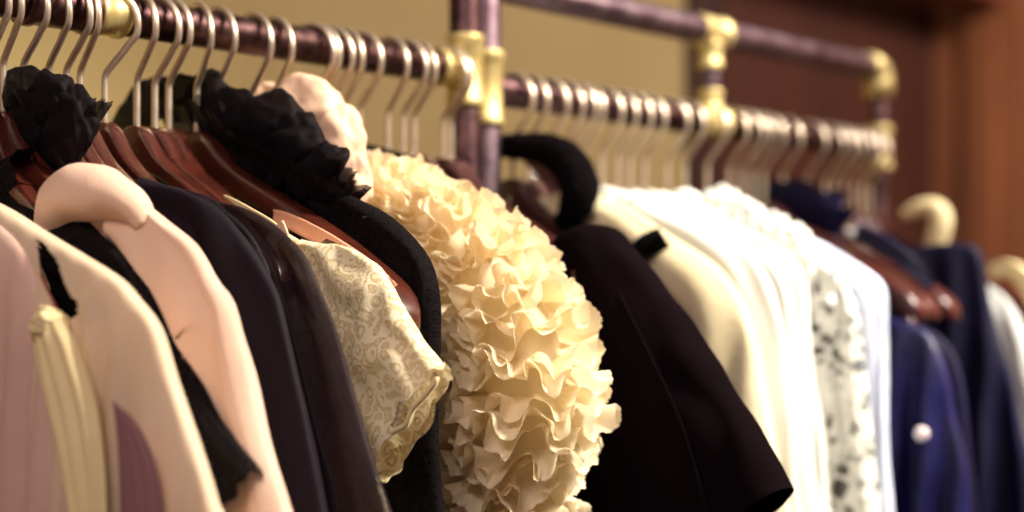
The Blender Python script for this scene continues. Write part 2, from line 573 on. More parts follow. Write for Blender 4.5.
def sleeve(parent, S, edge, w, mat, T=.012, N=60, K=48, fold=.002, lam=.02, seed=0., name='sleeve', hem=None, scallop=0, mirror=True, dx=0.0, p=.8, endcut=0.0, wave=3.0):
    """a sleeve: outer edge in pixels laid on the hanger plane, w = half widths along it"""
    obs = []
    for sgn in ((1, -1) if mirror else (1,)):
        E = [Vector(uz(a, b, S)) for a, b in edge]
        if hem is not None:
            E.append(Vector((E[-1].x + (E[-1].x - E[-2].x) * .6, E[-1].y - .08)))
            E.append(Vector((E[-1].x, hem)))
        E = crv([(e.x, e.y) for e in E], N)
        rings = []
        for i, e in enumerate(E):
            t = i / (N - 1)
            tg = (E[min(i + 1, N - 1)] - E[max(i - 1, 0)]).normalized()
            inn = Vector((tg.y, -tg.x))
            ww = ip(w, t)
            th = ip(T, t)
            cen = e + inn * ww
            ring = []
            for j in range(K):
                a = 2 * PI * j / K
                c, s = math.cos(a), math.sin(a)
                q = cen - inn * (ww * math.copysign(abs(c) ** p, c))
                x = th * math.copysign(abs(s) ** p, s)
                ph = 2 * PI * (c * ww) / lam + seed + wave * nz(t * 5, c, seed)
                x += fold * math.sin(ph) * abs(s) + .0015 * nz(q.x * 30, q.y * 22, seed + 2)
                q = q + inn * (fold * .9 * nz(t * 9, seed + 7, s))
                if i > N - 9 and (scallop or endcut):
                    fr = (i - (N - 9)) / 8
                    q = q + tg * (fr * (scallop * abs(math.sin(a * 7)) + endcut * c))
                uu = q.x if sgn > 0 else -q.x * .9
                ring.append(Vector((S + dx + x, D - uu, q.y)))
            rings.append(ring)
        V, Fc = loft(rings, True)
        obs.append(mk(name, V, Fc, mat, parent))
    return obs


def ruffle(parent, anchors, outs, ups, width, amp, waves, mat, name='ruffle', rows=7, closed=True, seed=0., fringe=.0012, curl=.35):
    """a gathered strip: anchors = seam line, outs = direction the cloth stands out, ups = direction it waves in"""
    n = len(anchors)
    V, Fc = [], []
    tang = [(anchors[(i + 1) % n] - anchors[i - 1]).normalized() if closed or 0 < i < n - 1 else (anchors[min(i + 1, n - 1)] - anchors[max(i - 1, 0)]).normalized() for i in range(n)]
    for r in range(rows):
        v = r / (rows - 1)
        for i in range(n):
            s = i / n
            ca, sa = math.cos(2 * PI * s), math.sin(2 * PI * s)
            if closed:
                q = nz(ca * 1.6, sa * 1.6, seed)
                q2 = nz(ca * 4, sa * 4, seed + 9)
                q3 = nz(ca * 9, sa * 9, seed + 19)
            else:
                q, q2, q3 = nz(s * 4, seed), nz(s * 10, seed + 9), nz(s * 24, seed + 19)
            ph = 2 * PI * waves * s + 2.4 * q + .9 * q2
            A = amp * (1 + .6 * q2 + .25 * q) * v
            W = width * (1 + .25 * q + .18 * q3)
            p = anchors[i] + outs[i] * (W * (v - .10 * v * v * (.5 - .5 * math.cos(2 * ph)))) + ups[i] * (A * math.sin(ph)) - tang[i] * (amp * curl * v * math.sin(2 * ph))
            p = p + ups[i] * (.004 * q3 * v)
            if r == rows - 1 and fringe:
                p = p + outs[i] * random.uniform(-fringe, fringe)
            V.append(p)
    for r in range(rows - 1):
        for i in range(n if closed else n - 1):
            a, b = r * n + i, r * n + (i + 1) % n
            Fc.append((a, b, b + n, a + n))
    return mk(name, V, Fc, mat, parent)


def neck_ring(S, z, ru, rx, n, uc=0.0, a0=0.0, a1=2 * PI, tilt=0.0):
    pts, outs = [], []
    for i in range(n):
        a = a0 + (a1 - a0) * i / (n if abs(a1 - a0 - 2 * PI) < 1e-6 else n - 1)
        u = ru * math.cos(a)
        pts.append(Vector((S + rx * math.sin(a), D - uc - u, z - tilt * u)))
        outs.append(Vector((math.sin(a), -math.cos(a), 0)))
    return pts, outs


def strap(parent, pts, half, mat, thick=.0012, name='strap', wdir=Vector((1, 0, 0)), N=40, wob=.0):
    """a flat ribbon through world points; wdir = direction of its width"""
    P = crv([tuple(p) for p in pts], N)
    rings = []
    for i, p in enumerate(P):
        t = (P[min(i + 1, N - 1)] - P[max(i - 1, 0)]).normalized()
        a = (wdir - t * wdir.dot(t)).normalized()
        b = t.cross(a)
        h = ip(half, i / (N - 1))
        a = a * h
        b = b * thick
        p = p + b * (wob * math.sin(i * .9) / max(thick, 1e-4))
        rings.append([p - a - b, p - a * .6 - b * 1.6, p + a * .6 - b * 1.6, p + a - b, p + a + b, p + a * .6 + b * .4, p - a * .6 + b * .4, p - a + b])
    V, Fc = loft(rings, True, True, True)
    return mk(name, V, Fc, mat, parent)


def blob(parent, cen, rad, mat, name, amp=.2, freq=2.5, seed=0., nu=48, nv=32, fluted=0, rot=0.0):
    V, rings = [], []
    cen = Vector(cen)
    for i in range(nv + 1):
        b = PI * i / nv
        ring = []
        for j in range(nu):
            a = 2 * PI * j / nu
            d = Vector((math.sin(b) * math.cos(a), math.sin(b) * math.sin(a), math.cos(b)))
            k = 1 + amp * noise.noise(d * freq + Vector((seed, seed * 2, 0))) + amp * .45 * noise.noise(d * freq * 2.7 + Vector((seed, 3, 1)))
            if fluted:
                k += .07 * math.sin(a * fluted + 2 * math.cos(b * 2) + seed) * math.sin(b)
            q = Vector((d.x * rad[0] * k, d.y * rad[1] * k, d.z * rad[2] * k))
            if rot:
                q = Vector((q.x, q.y * math.cos(rot) - q.z * math.sin(rot), q.y * math.sin(rot) + q.z * math.cos(rot)))
            ring.append(cen + q)
        rings.append(ring)
    V, Fc = loft(rings, True)
    return mk(name, V, Fc, mat, parent)


def garment(name, S, label, cat, group=None, z=None):
    return empty(name, (S, D, ZC - .1 if z is None else z), label, cat, group)


# ------------------------------------------------------------------ the clothes, from the near end
# 1 cream chiffon blouse with a tied cut-out shoulder, mauve front
S1 = .615
hanger(S1, ZL, 'wooden hanger inside the cream cut-out blouse, nearest the camera', 'low', 2)
b1 = garment('blouse', S1, 'cream chiffon blouse with tied cut-out shoulder and mauve front, nearest the camera', 'blouse')
edge1 = [(-60, 178), (0, 205), (40, 230), (78, 253), (116, 277), (137, 299), (159, 330), (176, 385), (195, 440), (214, 500), (225, 540)]
key = [(46, 238), (57, 246), (68, 260), (82, 286), (92, 306), (90, 320), (76, 321), (69, 305), (58, 275)]
tri = [(139, 404), (152, 414), (170, 436), (184, 470), (196, 530), (200, 600), (146, 600), (143, 470)]
body(b1, S1, edge1, M['creamchiffon'], T=.016, fold=.0035, lam=.024, holes=[key], seed=1.0, K=420, N=260)
def sheet(parent, S, L, R, mat, name, n=40, m=25, belly=.004, pleat=.0022, fr=.9):
    Lc, Rc = crv([tuple(W3(a, b, S, d)) for a, b, d in L], n), crv([tuple(W3(a, b, S, d)) for a, b, d in R], n)
    rings = []
    for i in range(n):
        ring = []
        for j in range(m):
            q = Lc[i].lerp(Rc[i], j / (m - 1))
            q.x += -belly * math.sin(j / (m - 1) * PI) + pleat * math.sin(j * fr + i * .05) * min(1, i / 8)
            ring.append(q)
        rings.append(ring)
    v, f = loft(rings, False)
    return mk(name, v, f, mat, parent)


sheet(b1, S1, [(137, 400, -.0165), (141, 430, -.0165), (143, 470, -.0165), (144, 520, -.0165), (146, 600, -.0165)],
      [(139, 401, -.0165), (158, 418, -.0165), (176, 450, -.0165), (188, 500, -.0165), (200, 600, -.0165)], M['lining'], 'sheer_panel', belly=.001, pleat=.0004)
body(b1, S1, [(60, 330), (100, 345), (130, 375), (160, 430), (180, 500), (190, 540)], M['lining'], T=.007, fold=.004, lam=.03, name='lining', seed=2.)
pl = [(-80, 190), (-30, 202), (10, 222), (38, 248), (54, 285), (64, 330), (70, 380), (82, 440), (98, 510), (102, 540)]
body(b1, S1, pl, M['mauve'], T=.019, fold=.005, lam=.026, name='front_panel', seed=.6, dx=-.006, front=True)
sheet(b1, S1, [(66, 322, -.022), (72, 345, -.026), (84, 400, -.027), (98, 460, -.027), (112, 530, -.027), (120, 640, -.027)],
      [(92, 318, -.020), (112, 345, -.023), (130, 400, -.022), (139, 460, -.022), (143, 530, -.022), (148, 640, -.022)], M['cream'], 'sash', belly=.004, pleat=.0022)
kn = blob(b1, W3(78, 326, S1, -.020), (.009, .013, .010), M['cream'], 'knot', .25, 2, 3., fluted=7)
kn.parent = next(o for o in b1.children if o.name.startswith('sash'))

# 2 black lace short-sleeved top
S2 = .655
hanger(S2, ZL, 'wooden hanger under the black lace top, second from the camera', 'low', 2)
b2 = garment('lace_blouse', S2, 'black lace top with short scalloped sleeve between cream blouse and pink blouse', 'top')
sleeve(b2, S2, [(-50, 158), (0, 184), (59, 211), (94, 231), (119, 250), (134, 271), (160, 308), (178, 345), (204, 392), (222, 424), (257, 467)], [.012, .016, .02, .026, .033, .036], M['blacklace'], T=.010, scallop=.004, fold=.002, seed=3.)
body(b2, S2, [(-60, 158), (0, 186), (57, 213), (91, 234), (114, 254), (129, 280), (140, 330), (150, 400), (158, 470), (164, 540)], M['black'], T=.010, seed=4.)

# 3 pale pink blouse with a rolled neckline
S3 = HS[1] + .002
b3 = garment('blouse', S3, 'pale pink crepe blouse with rolled neckline, behind the black lace sleeve', 'blouse')
e3 = [(62, 200), (90, 192), (125, 196), (148, 206), (163, 219), (193, 245), (215, 279), (231, 301), (240, 338), (251, 377), (269, 445), (288, 512), (296, 545)]
sleeve(b3, S3, e3[2:], [.018, .03, .04, .043, .045, .046, .046], M['pink'], T=[.009, .011, .013, .014, .014], fold=.0035, lam=.035, seed=5., hem=.95, wave=4.)
body(b3, S3, [(30, 200), (95, 200), (138, 218), (168, 250), (190, 300), (200, 360), (210, 430), (222, 512)], M['pink'], T=.013, seed=5.5, fold=.003)
def cowl(pts, rad, name, k):
    P = crv([tuple(W3(a, b, S3, d)) for a, b, d in pts], 44)
    v, f = tube(P, rad, 26)
    n = len(v) // 44
    v = [p + Vector((.003 * nz(p.y * 34, p.z * 34, k), 0, .004 * nz(p.y * 40, p.z * 40, 1 + k))) for p in v]
    mk(name, v, f, M['pink'], b3)


cowl([(72, 262, -.006), (74, 220, -.011), (92, 197, -.013), (110, 193, -.012), (128, 199, -.009), (141, 210, -.003), (147, 224, .0)], [.010, .0145, .0175, .018, .0165, .013, .008], 'rolled_neckline', 1.)

# hidden black blouse, only its chiffon collar stands up round the hooks
S3b = HS[2]
b3b = garment('blouse', S3b, 'black chiffon blouse with upright sheer collar around the leftmost hooks', 'blouse')
body(b3b, S3b + .006, [(30, 150), (56, 185), (85, 225), (105, 275), (118, 350), (124, 512)], M['black'], T=.005, fold=.002, seed=8.)
for px, py, rx, ry, rz, rot, sd, nm in [(8, 108, .012, .030, .016, .2, 1., 'collar_fold'), (34, 98, .013, .030, .018, .1, 2., 'collar_fold'), (58, 104, .012, .026, .022, -.2, 3., 'collar_fold'),
                                        (30, 130, .012, .040, .022, -.3, 4., 'collar_fold'), (72, 128, .011, .028, .024, -.5, 5., 'collar_fold')]:
    blob(b3b, W3(px, py, S3b, -.004), (rx, ry, rz), M['blackruffle'], nm, .26, 1.3, sd, fluted=3, rot=rot)
pts, outs = neck_ring(S3b, ZL - .088, .036, .009, 200, uc=.034, tilt=.25)
ruffle(b3b, pts, [(Vector((0, 0, 1)) + o * .5).normalized() for o in outs], outs, .026, .004, 3, M['blacksheer'], 'collar_flounce', 9, True, 5., 0, .3)

# 4 dark crepe blouse, 5 sheer voile blouse
S4 = HS[5]
b4 = garment('blouse', S4, 'black crepe blouse with smooth long sleeve, directly behind the pale pink blouse', 'blouse')
e4 = [(100, 172), (140, 178), (180, 188), (215, 208), (243, 240), (264, 272), (279, 300), (292, 350), (307, 417), (318, 474), (326, 512), (333, 545)]
sleeve(b4, S4, e4[1:], [.014, .03, .04, .043, .045, .045], M['navyblack'], T=[.006, .009, .011, .012], fold=.003, lam=.04, seed=9., hem=.95)
body(b4, S4, [(90, 175), (140, 186), (190, 215), (230, 260), (250, 330), (265, 420), (280, 512)], M['navyblack'], T=.009, seed=9.5)
S5 = HS[6]
b5 = garment('blouse', S5, 'sheer black voile blouse whose see-through sleeve covers part of the cream lace', 'blouse')
e5 = [(178, 192), (205, 200), (240, 208), (275, 226), (297, 246), (311, 266), (325, 303), (341, 350), (358, 414), (373, 461), (389, 512), (398, 545)]
sleeve(b5, S5, e5[1:], [.012, .026, .036, .040, .042, .043], M['sheerplum'], T=[.004, .006, .009, .010], fold=.003, lam=.028, seed=12., hem=.95)
body(b5, S5, [(170, 186), (215, 200), (250, 235), (280, 290), (300, 360), (320, 440), (338, 512)], M['sheerplum'], T=.008, fold=.004, lam=.03, seed=12.5)
# gathers on the sheer blouse's shoulder
for k in range(3):
    P = [W3(182 + 12 * k, 192 + 3 * k, S5, -.009), W3(225 + 10 * k, 207 + 8 * k, S5, -.011), W3(262 + 8 * k, 236 + 14 * k, S5, -.012), W3(284 + 4 * k, 275 + 22 * k, S5, -.010)]
    v, f = tube(crv([tuple(p) for p in P], 30), [.001, .0028, .0026, .001], 8)
    mk('gather', v, f, M['blacksheer'], b5)

# 6 cream lace top
S6 = HS[9]
b6 = garment('lace_blouse', S6, 'cream floral lace top with short scalloped sleeve, beside the polished hanger end', 'top')
e6 = [(300, 240), (318, 243), (336, 244), (356, 251), (376, 266), (391, 287), (405, 312), (424, 343), (447, 371), (452, 380)]
sleeve(b6, S6, e6, [.010, .020, .029, .033, .037, .040, .044, .046], M['creamlace'], T=[.006, .009, .011, .013, .015], scallop=.004, fold=.0030, lam=.03, seed=15., N=90, K=90, endcut=-.012)
body(b6, S6, [(285, 232), (310, 250), (330, 290), (345, 350), (362, 420), (376, 470), (392, 530)], M['creamlace'], T=.008, fold=.004, seed=15.5)
ED = []
for (px, py) in [(448, 372), (447, 382), (436, 396), (425, 408), (418, 424), (404, 432), (394, 441), (380, 450), (366, 452)]:
    ED.append(W3(px, py, S6, -.0105))
tr6 = strap(b6, ED, .0016, M['cream'], .0012, 'scalloped_trim', Vector((0, 0, 1)), 60)
tr6.parent = next(o for o in b6.children if o.name.startswith('sleeve'))
strap(b6, [W3(228, 203, S6, -.010), W3(236, 201, S6, -.010), W3(262, 214, S6, -.010), W3(286, 228, S6, -.011), W3(304, 245, S6, -.012)], .0034, M['cream'], .0009, 'ribbon_strap', Vector((0, .3, 1)))
strap(b6, [W3(299, 228, S6, -.012), W3(290, 237, S6, -.0125), W3(283, 249, S6, -.0125)], .0055, M['pinksatin'], .0008, 'ribbon_loop', Vector((0, -1, -.3)))

# 6b salmon camisole: its strap runs along the next hanger
S6b = HS[10]
b6b = garment('camisole', S6b, 'salmon pink camisole with ribbon strap lying along hanger above the cream lace', 'camisole')
strap(b6b, [W3(286, 217, S6b, -.011), W3(300, 221, S6b, -.012), W3(325, 233, S6b, -.012), W3(352, 248, S6b, -.013), W3(388, 271, S6b, -.014), W3(404, 288, S6b, -.010)], [.0046, .0052, .0052, .005, .0035], M['pinkstrap'], .0015, 'strap', Vector((0, .45, 1)))
body(b6b, S6b, [(285, 260), (320, 285), (338, 340), (350, 420), (356, 512)], M['pinkstrap'], T=.006, seed=17.)

# 7 black mesh blouse with a big ruffled collar
S7 = HS[11]
b7 = garment('blouse', S7, 'black mesh blouse with large ruffled chiffon collar, left of the cream ruffle garment', 'blouse')
e7 = [(250, 140), (300, 165), (345, 192), (375, 207), (400, 226), (420, 247), (432, 272), (437, 305), (436, 350), (437, 420), (440, 512), (442, 545)]
sleeve(b7, S7, e7[1:], [.010, .014, .02, .03, .036, .038, .038, .038], M['blackmesh'], T=[.009, .010, .011, .012, .012], fold=.002, lam=.03, seed=20., hem=.95)
body(b7, S7, [(230, 150), (300, 190), (350, 225), (385, 270), (410, 340), (418, 420), (424, 512)], M['black'], T=.008, seed=20.5, fold=.003)
for px, py, rx, ry, rz, rot, sd in [(272, 130, .014, .030, .026, .1, 1.), (238, 128, .014, .036, .026, .3, 2.), (214, 104, .012, .026, .022, .6, 3.), (186, 98, .011, .032, .018, .1, 4.), (146, 106, .011, .034, .017, -.3, 5.),
                                    (292, 156, .014, .036, .024, -.5, 6.), (258, 160, .013, .040, .024, -.4, 7.), (318, 176, .013, .030, .016, -.6, 8.)]:
    blob(b7, W3(px, py, S7, -.002), (rx, ry, rz), M['blackruffle'], 'collar_fold', .26, 1.3, sd, fluted=3, rot=rot)
for k, (zz, ru, wd, am, wv, sd, uc, til, lean) in enumerate([(-.092, .060, .030, .004, 4, 6., .035, .36, .6), (-.112, .052, .024, .0045, 6, 10., .085, .50, .9), (-.080, .045, .030, .004, 3, 18., -.005, .1, .5)]):
    pts, outs = neck_ring(S7, ZL + zz, ru, .012, 260, uc=uc, tilt=til)
    ruffle(b7, pts, [(Vector((0, 0, 1)) + o * lean).normalized() for o in outs], outs, wd, am, wv, M['blacksheer' if k == 2 else 'blackruffle'], 'collar_flounce', 9, True, sd, 0, .3)

# 8 pink halter with a puffed bow
S8 = HS[13]
b8 = garment('halter_blouse', S8, 'pale pink satin halter top with puffed bow at neck, behind black ruffled collar', 'top')
blob(b8, W3(318, 116, S8, -.008), (.022, .034, .027), M['pinksatin'], 'bow_loop', .18, 1.3, 2., fluted=3, rot=.5)
blob(b8, W3(340, 146, S8, -.006), (.018, .026, .030), M['pinksatin'], 'bow_loop', .18, 1.3, 5., fluted=3, rot=-.1)
blob(b8, W3(262, 112, S8, .004), (.014, .030, .022), M['pinksatin'], 'bow_loop', .18, 1.3, 8., fluted=3)
blob(b8, W3(356, 184, S8, -.008), (.012, .018, .022), M['pinksatin'], 'bow_tail', .25, 2.0, 9., fluted=5)
body(b8, S8, [(290, 150), (340, 175), (370, 215), (390, 270), (400, 350), (405, 512)], M['pinksatin'], T=.010, seed=23.)

# 9 the cream ruffled garment
S9 = HS[14] + .004
b9 = garment('ruffled_jacket', S9, 'cream jacket of layered tulle ruffles, sharp in the middle of the rail', 'jacket')
cen = [(366, 198), (400, 205), (440, 232), (482, 275), (510, 330), (522, 385), (516, 440), (506, 500), (500, 570), (498, 660)]
rad_in = [.012, .016, .021, .029, .041, .043, .036, .028, .028, .028]
rad_x = [.012, .018, .024, .028, .030, .030, .030, .028, .028, .028]
NP = 80
path = crv([uz(a, b, S9) for a, b in cen], NP)


def puff(i):
    t = i / (NP - 1)
    tg = (path[min(i + 1, NP - 1)] - path[max(i - 1, 0)]).normalized()
    tau = Vector((0, -tg.x, tg.y))
    nrm = Vector((0, tg.y, tg.x)) * 1.0          # in-plane, outward (to the near side and up)
    if nrm.y > 0 and tg.y < 0:
        nrm = -nrm
    c = Vector((S9, D - path[i].x, path[i].y))
    return t, c, tau, Vector((0, tg.y, tg.x)), ip(rad_in, t), ip(rad_x, t)


rings = []
for i in range(NP):
    t, c, tau, nr, ri, rx = puff(i)
    rings.append([c + nr * (ri * .80 * math.cos(2 * PI * j / 40)) + Vector((rx * .80 * math.sin(2 * PI * j / 40), 0, 0)) for j in range(40)])
v, f = loft(rings, True, True, True)
mk('sleeve', v, f, M['ruffle'], b9)
tiers = 34
for k in range(tiers):
    i0 = int(1 + k * (NP - 14) / (tiers - 1))
    t, c, tau, nr, ri, rx = puff(i0)
    n = 560
    A, O, U = [], [], []
    big = ri / .043
    al = random.uniform(-.05, .22) + .85 * max(0, (t - .5) / .5)
    sh = random.uniform(0, 6)
    for j in range(n):
        a = 2 * PI * j / n
        o = (nr * math.cos(a) / max(ri, .01) + Vector((1, 0, 0)) * math.sin(a) / max(rx, .01)).normalized()
        p = c + nr * (ri * .80 * math.cos(a)) + Vector((rx * .80 * math.sin(a), 0, 0)) + tau * (.014 * nz(math.cos(a) * 1.2, math.sin(a) * 1.5, sh))
        al2 = al + .3 * nz(math.cos(a) * 1.8, math.sin(a) * 1.8, sh + 5)
        A.append(p)
        O.append((o * math.cos(al2) + tau * math.sin(al2)).normalized())
        U.append((tau * math.cos(al2) - o * math.sin(al2)).normalized())
    low = max(0, t - .5)
    ruffle(b9, A, O, U, (.017 + .015 * big) * random.uniform(.88, 1.12), .0098 + .004 * low, int(7 + 5 * big - 5 * low), M['ruffle'], 'ruffle', 11, True, k * 3.7, .0009, .27)
body(b9, S9, [(330, 175), (370, 215), (400, 270), (430, 340), (445, 430), (450, 512)], M['ruffle'], T=.014, seed=25., fold=.004)

# 10 black padded collar behind the pink bow
S10 = HS[18]
b10 = garment('jacket', S10, 'black jacket with rounded padded collar rising between pink bow and cream ruffles', 'jacket')
pts, outs = neck_ring(S10, ZL - .083, .050, .016, 60, uc=.008, tilt=.25)
v, f = tube(pts + [pts[0]], .010, 16, False, Vector((0, 0, 1)))
mk('collar', v, f, M['fur'], b10)
body(b10, S10, [(395, 160), (430, 190), (460, 240), (475, 320), (480, 512)], M['black'], T=.010, seed=27.)

# 11 black blazer
S11 = HS[21]
b11 = garment('blazer', S11, 'black velvet blazer with padded shoulder and wide sleeve, right of cream ruffles', 'blazer')
e11 = [(545, 262), (560, 240), (575, 229), (592, 225), (610, 230), (628, 247), (650, 273), (680, 314), (705, 350), (735, 396), (764, 442), (790, 488)]
sleeve(b11, S11, e11, [.012, .020, .028, .036, .042, .046, .050, .052], M['velvet'], T=[.016, .022, .024, .024, .026], fold=.003, lam=.05, seed=30., N=80, mirror=True, p=.75)
body(b11, S11, [(500, 205), (540, 232), (580, 262), (610, 310), (640, 380), (668, 450), (688, 512), (700, 560)], M['velvet'], T=.020, fold=.006, lam=.05, seed=31., dx=-.012)
strap(b11, [W3(640, 296, S11, -.027), W3(668, 350, S11, -.028), W3(690, 395, S11, -.028), W3(708, 440, S11, -.028), W3(730, 520, S11, -.028)], .003, M['velvet'], .0006, 'sleeve_seam', Vector((0, 1, 0)))
S11b = HS[20]
b11b = garment('dress', S11b, 'dark plum dress hanging inside the black blazer, seen below the cream ruffles', 'dress')
body(b11b, S11b, [(470, 200), (520, 240), (555, 300), (580, 380), (598, 450), (610, 512), (615, 560)], M['navyblack'], T=.010, fold=.004, seed=32.)

# 12 coat with a black fur collar
S12 = HS[24]
b12 = garment('coat', S12, 'dark coat with thick black fur collar around a pale lining, past the posts', 'coat')
ring_px = [(482, 150), (505, 146), (535, 148), (560, 154), (576, 170), (582, 190), (577, 210), (566, 226)]
P = crv([tuple(W3(a, b, S12, -.004)) for a, b in ring_px], 70)
v, f = tube(P, [.007, .010, .011, .013, .016, .017, .015, .010], 22)
v = [p + Vector((.0025 * nz(p.y * 260, p.z * 260, 1), .0025 * nz(p.y * 260, p.x * 260, 5), .0025 * nz(p.x * 260, p.z * 260, 9))) for p in v]
mk('fur_collar', v, f, M['fur'], b12)
rings = []
for k in range(14):
    s = k / 13
    rings.append([W3(a + (530 - a) * s * .9 + 2, b + (205 - b) * s * .55 + 4, S12, .004 + .012 * math.sin(s * 2)) for a, b in ring_px[1:]])
v, f = loft(rings, False)
mk('neck_lining', v, f, M['lining'], b12)
body(b12, S12, [(545, 225), (580, 245), (610, 280), (640, 340), (655, 420), (660, 512)], M['black'], T=.012, seed=34.)

# 13 ivory wool jacket with black tab
S13 = HS[25] + .004
b13 = garment('jacket', S13, 'ivory wool jacket with black strap across shoulder, right of the black blazer', 'jacket')
e13 = [(590, 190), (622, 202), (655, 226), (690, 248), (722, 275), (745, 312), (762, 370), (775, 440), (790, 512), (796, 550)]
sleeve(b13, S13, e13, [.014, .026, .036, .042, .046, .048, .048], M['ivory'], T=[.012, .015, .017, .018], fold=.004, lam=.045, seed=36., hem=.95)
body(b13, S13, [(580, 185), (625, 215), (670, 255), (700, 320), (715, 400), (725, 512)], M['ivory'], T=.014, seed=37.)
strap(b13, [W3(638, 276, S13, -.024), W3(650, 264, S13, -.026), W3(662, 250, S13, -.025), W3(676, 238, S13, -.016)], [.014, .0165, .016, .012], M['fur'], .004, 'shoulder_strap', Vector((0, 1, -.75)))

# 14.. white shirts and tops, each on its own hanger
whites = [
    (27, 'white', 'blouse', 'white organza blouse with sparkling silver beaded collar, first beyond the fur collar', 'whitesheer',
     [(606, 186), (638, 198), (680, 216), (722, 238), (755, 262), (775, 300), (786, 370), (800, 512)]),
    (29, 'white', 'shirt', 'plain white cotton shirt, second of the bright white row, behind beaded collar', 'white',
     [(634, 190), (668, 204), (708, 222), (745, 243), (778, 268), (794, 305), (805, 380), (818, 512)]),
    (31, 'ruffled', 'blouse', 'white blouse with gathered ruffled neck standing high below the pale hooks', 'white',
     [(662, 190), (698, 204), (734, 222), (770, 243), (796, 268), (808, 310), (817, 390), (831, 512)]),
]
for n, kind, nm, lab, mat, ed in whites:
    S = HS[n]
    o = garment(nm, S, lab, nm, 'white tops on the far rail')
    sleeve(o, S, ed, [.012, .024, .034, .038, .040, .042], M[mat], T=[.010, .013, .014, .015], fold=.004, lam=.03, seed=n * 1.7, hem=.98)
    body(o, S, [(ed[0][0] - 10, ed[0][1]), (ed[2][0] - 6, ed[2][1] + 16), (ed[4][0] - 25, ed[4][1] + 30), (ed[5][0] - 30, 360), (ed[6][0] - 35, 440), (ed[7][0] - 30, 512)], M[mat], T=.010, seed=n * 2.1)
    pts, outs = neck_ring(S, ZR - .112, .058, .013, 120, uc=.02, tilt=.28)
    if n == 27:
        col = ruffle(o, pts, [(Vector((0, 0, 1)) + q * .2).normalized() for q in outs], outs, .024, .003, 6, M[mat], 'collar', 6, True, n, .0005)
        for q in range(22):
            a = 2 * PI * q / 22
            k = int(q / 22 * 120)
            bd = blob(o, pts[k] + outs[k] * .004 + Vector((0, 0, .024 + .006 * (q % 2))), (.0058, .0058, .0058), M['sequin'], 'bead', .02, 1, q, 16, 10)
            bd.parent = col
    elif kind == 'ruffled':
        for r in range(4):
            ruffle(o, [p + Vector((0, 0, -.010 * r)) for p in pts], [(Vector((0, 0, .8)) + q * (.3 + .25 * r)).normalized() for q in outs], outs, .026, .006, 12, M[mat], 'neck_ruffle', 7, True, n + r * 3, .001)
    else:
        ruffle(o, pts, [(Vector((0, 0, 1)) + q * .3).normalized() for q in outs], outs, .026, .002, 3, M[mat], 'collar', 6, True, n, .0)

S = HS[33]
o = garment('blouse', S, 'white blouse with puffed gathered shoulder, brightest in the row above the patterned lace', 'blouse', 'white tops on the far rail')
sleeve(o, S, [(690, 190), (725, 205), (765, 226), (800, 246), (822, 266), (832, 300), (838, 360)], [.012, .026, .036, .040, .034, .024], M['white'], T=[.012, .018, .020, .018, .012], fold=.006, lam=.02, seed=40., p=.9)
body(o, S, [(680, 190), (730, 220), (770, 262), (790, 320), (800, 400), (806, 512)], M['white'], T=.010, seed=41.)
for k in range(4):
    blob(o, W3(728 + 22 * k, 208 + 12 * k, S, -.012), (.014, .022, .018), M['white'], 'puff', .25, 2.2, k * 3., fluted=8)

S = HS[32] + .006
o = garment('lace_dress', S, 'white guipure lace dress with grey gaps in the pattern, before the navy dresses', 'dress')
sleeve(o, S, [(740, 222), (785, 243), (822, 262), (845, 282), (857, 312), (864, 370), (871, 440), (880, 512), (884, 550)], [.010, .020, .030, .034, .036, .036], M['whitelace'], T=[.010, .012, .013, .013], fold=.003, lam=.03, seed=44., hem=.95, K=60)
body(o, S, [(735, 225), (780, 250), (815, 280), (840, 330), (850, 420), (856, 512)], M['greylining'], T=.007, seed=45.)

S = HS[34] + .004
o = garment('shirt', S, 'pale blue and white shirt, last light garment before the navy dresses', 'shirt')
sleeve(o, S, [(770, 215), (810, 236), (845, 256), (872, 274), (885, 292), (886, 340), (886, 400), (889, 460), (893, 512), (896, 550)], [.010, .018, .024, .026, .026, .028], M['bluewhite'], T=[.010, .012, .012, .012], fold=.003, lam=.022, seed=47., hem=.95)
body(o, S, [(765, 220), (810, 250), (840, 290), (855, 350), (862, 430), (868, 512)], M['white'], T=.008, seed=48.)

# navy dresses
S = HS[36] + .012
o = garment('dress', S, 'navy satin dress with one pearl button, below the brown hanger ends', 'dress', 'navy dresses at the far end')
body(o, S, [(820, 312), (870, 316), (905, 322), (930, 338), (944, 372), (954, 415), (964, 460), (976, 512), (982, 560)], M['navy'], T=.020, fold=.019, lam=.036, seed=50., hem=.7)
v, f = lathe(W3(921, 434, S - .040, -.002), W3(921, 434, S - .040, .012), [(0, .0035), (.001, .0062), (.003, .0068), (.005, .0062), (.010, .003)], 20)
mk('button', v, f, M['button'], o)
strap(o, [W3(850, 316, S, -.020), W3(838, 280, S, -.018), W3(842, 250, S, -.012)], .008, M['navy'], .002, 'shoulder_strap', Vector((0, 1, 0)))
S = HS[38] + .012
o = garment('camisole', S, 'navy camisole with broad strap draped over the brown hanger ends', 'camisole')
strap(o, [W3(864, 232, S, -.014), W3(888, 244, S, -.016), W3(914, 262, S, -.016), W3(938, 286, S, -.012)], [.007, .009, .008, .005], M['navy'], .003, 'shoulder_strap', Vector((0, .5, 1)))
body(o, S, [(880, 320), (930, 330), (955, 360), (966, 420), (976, 512)], M['navydark'], T=.012, seed=51., fold=.006)

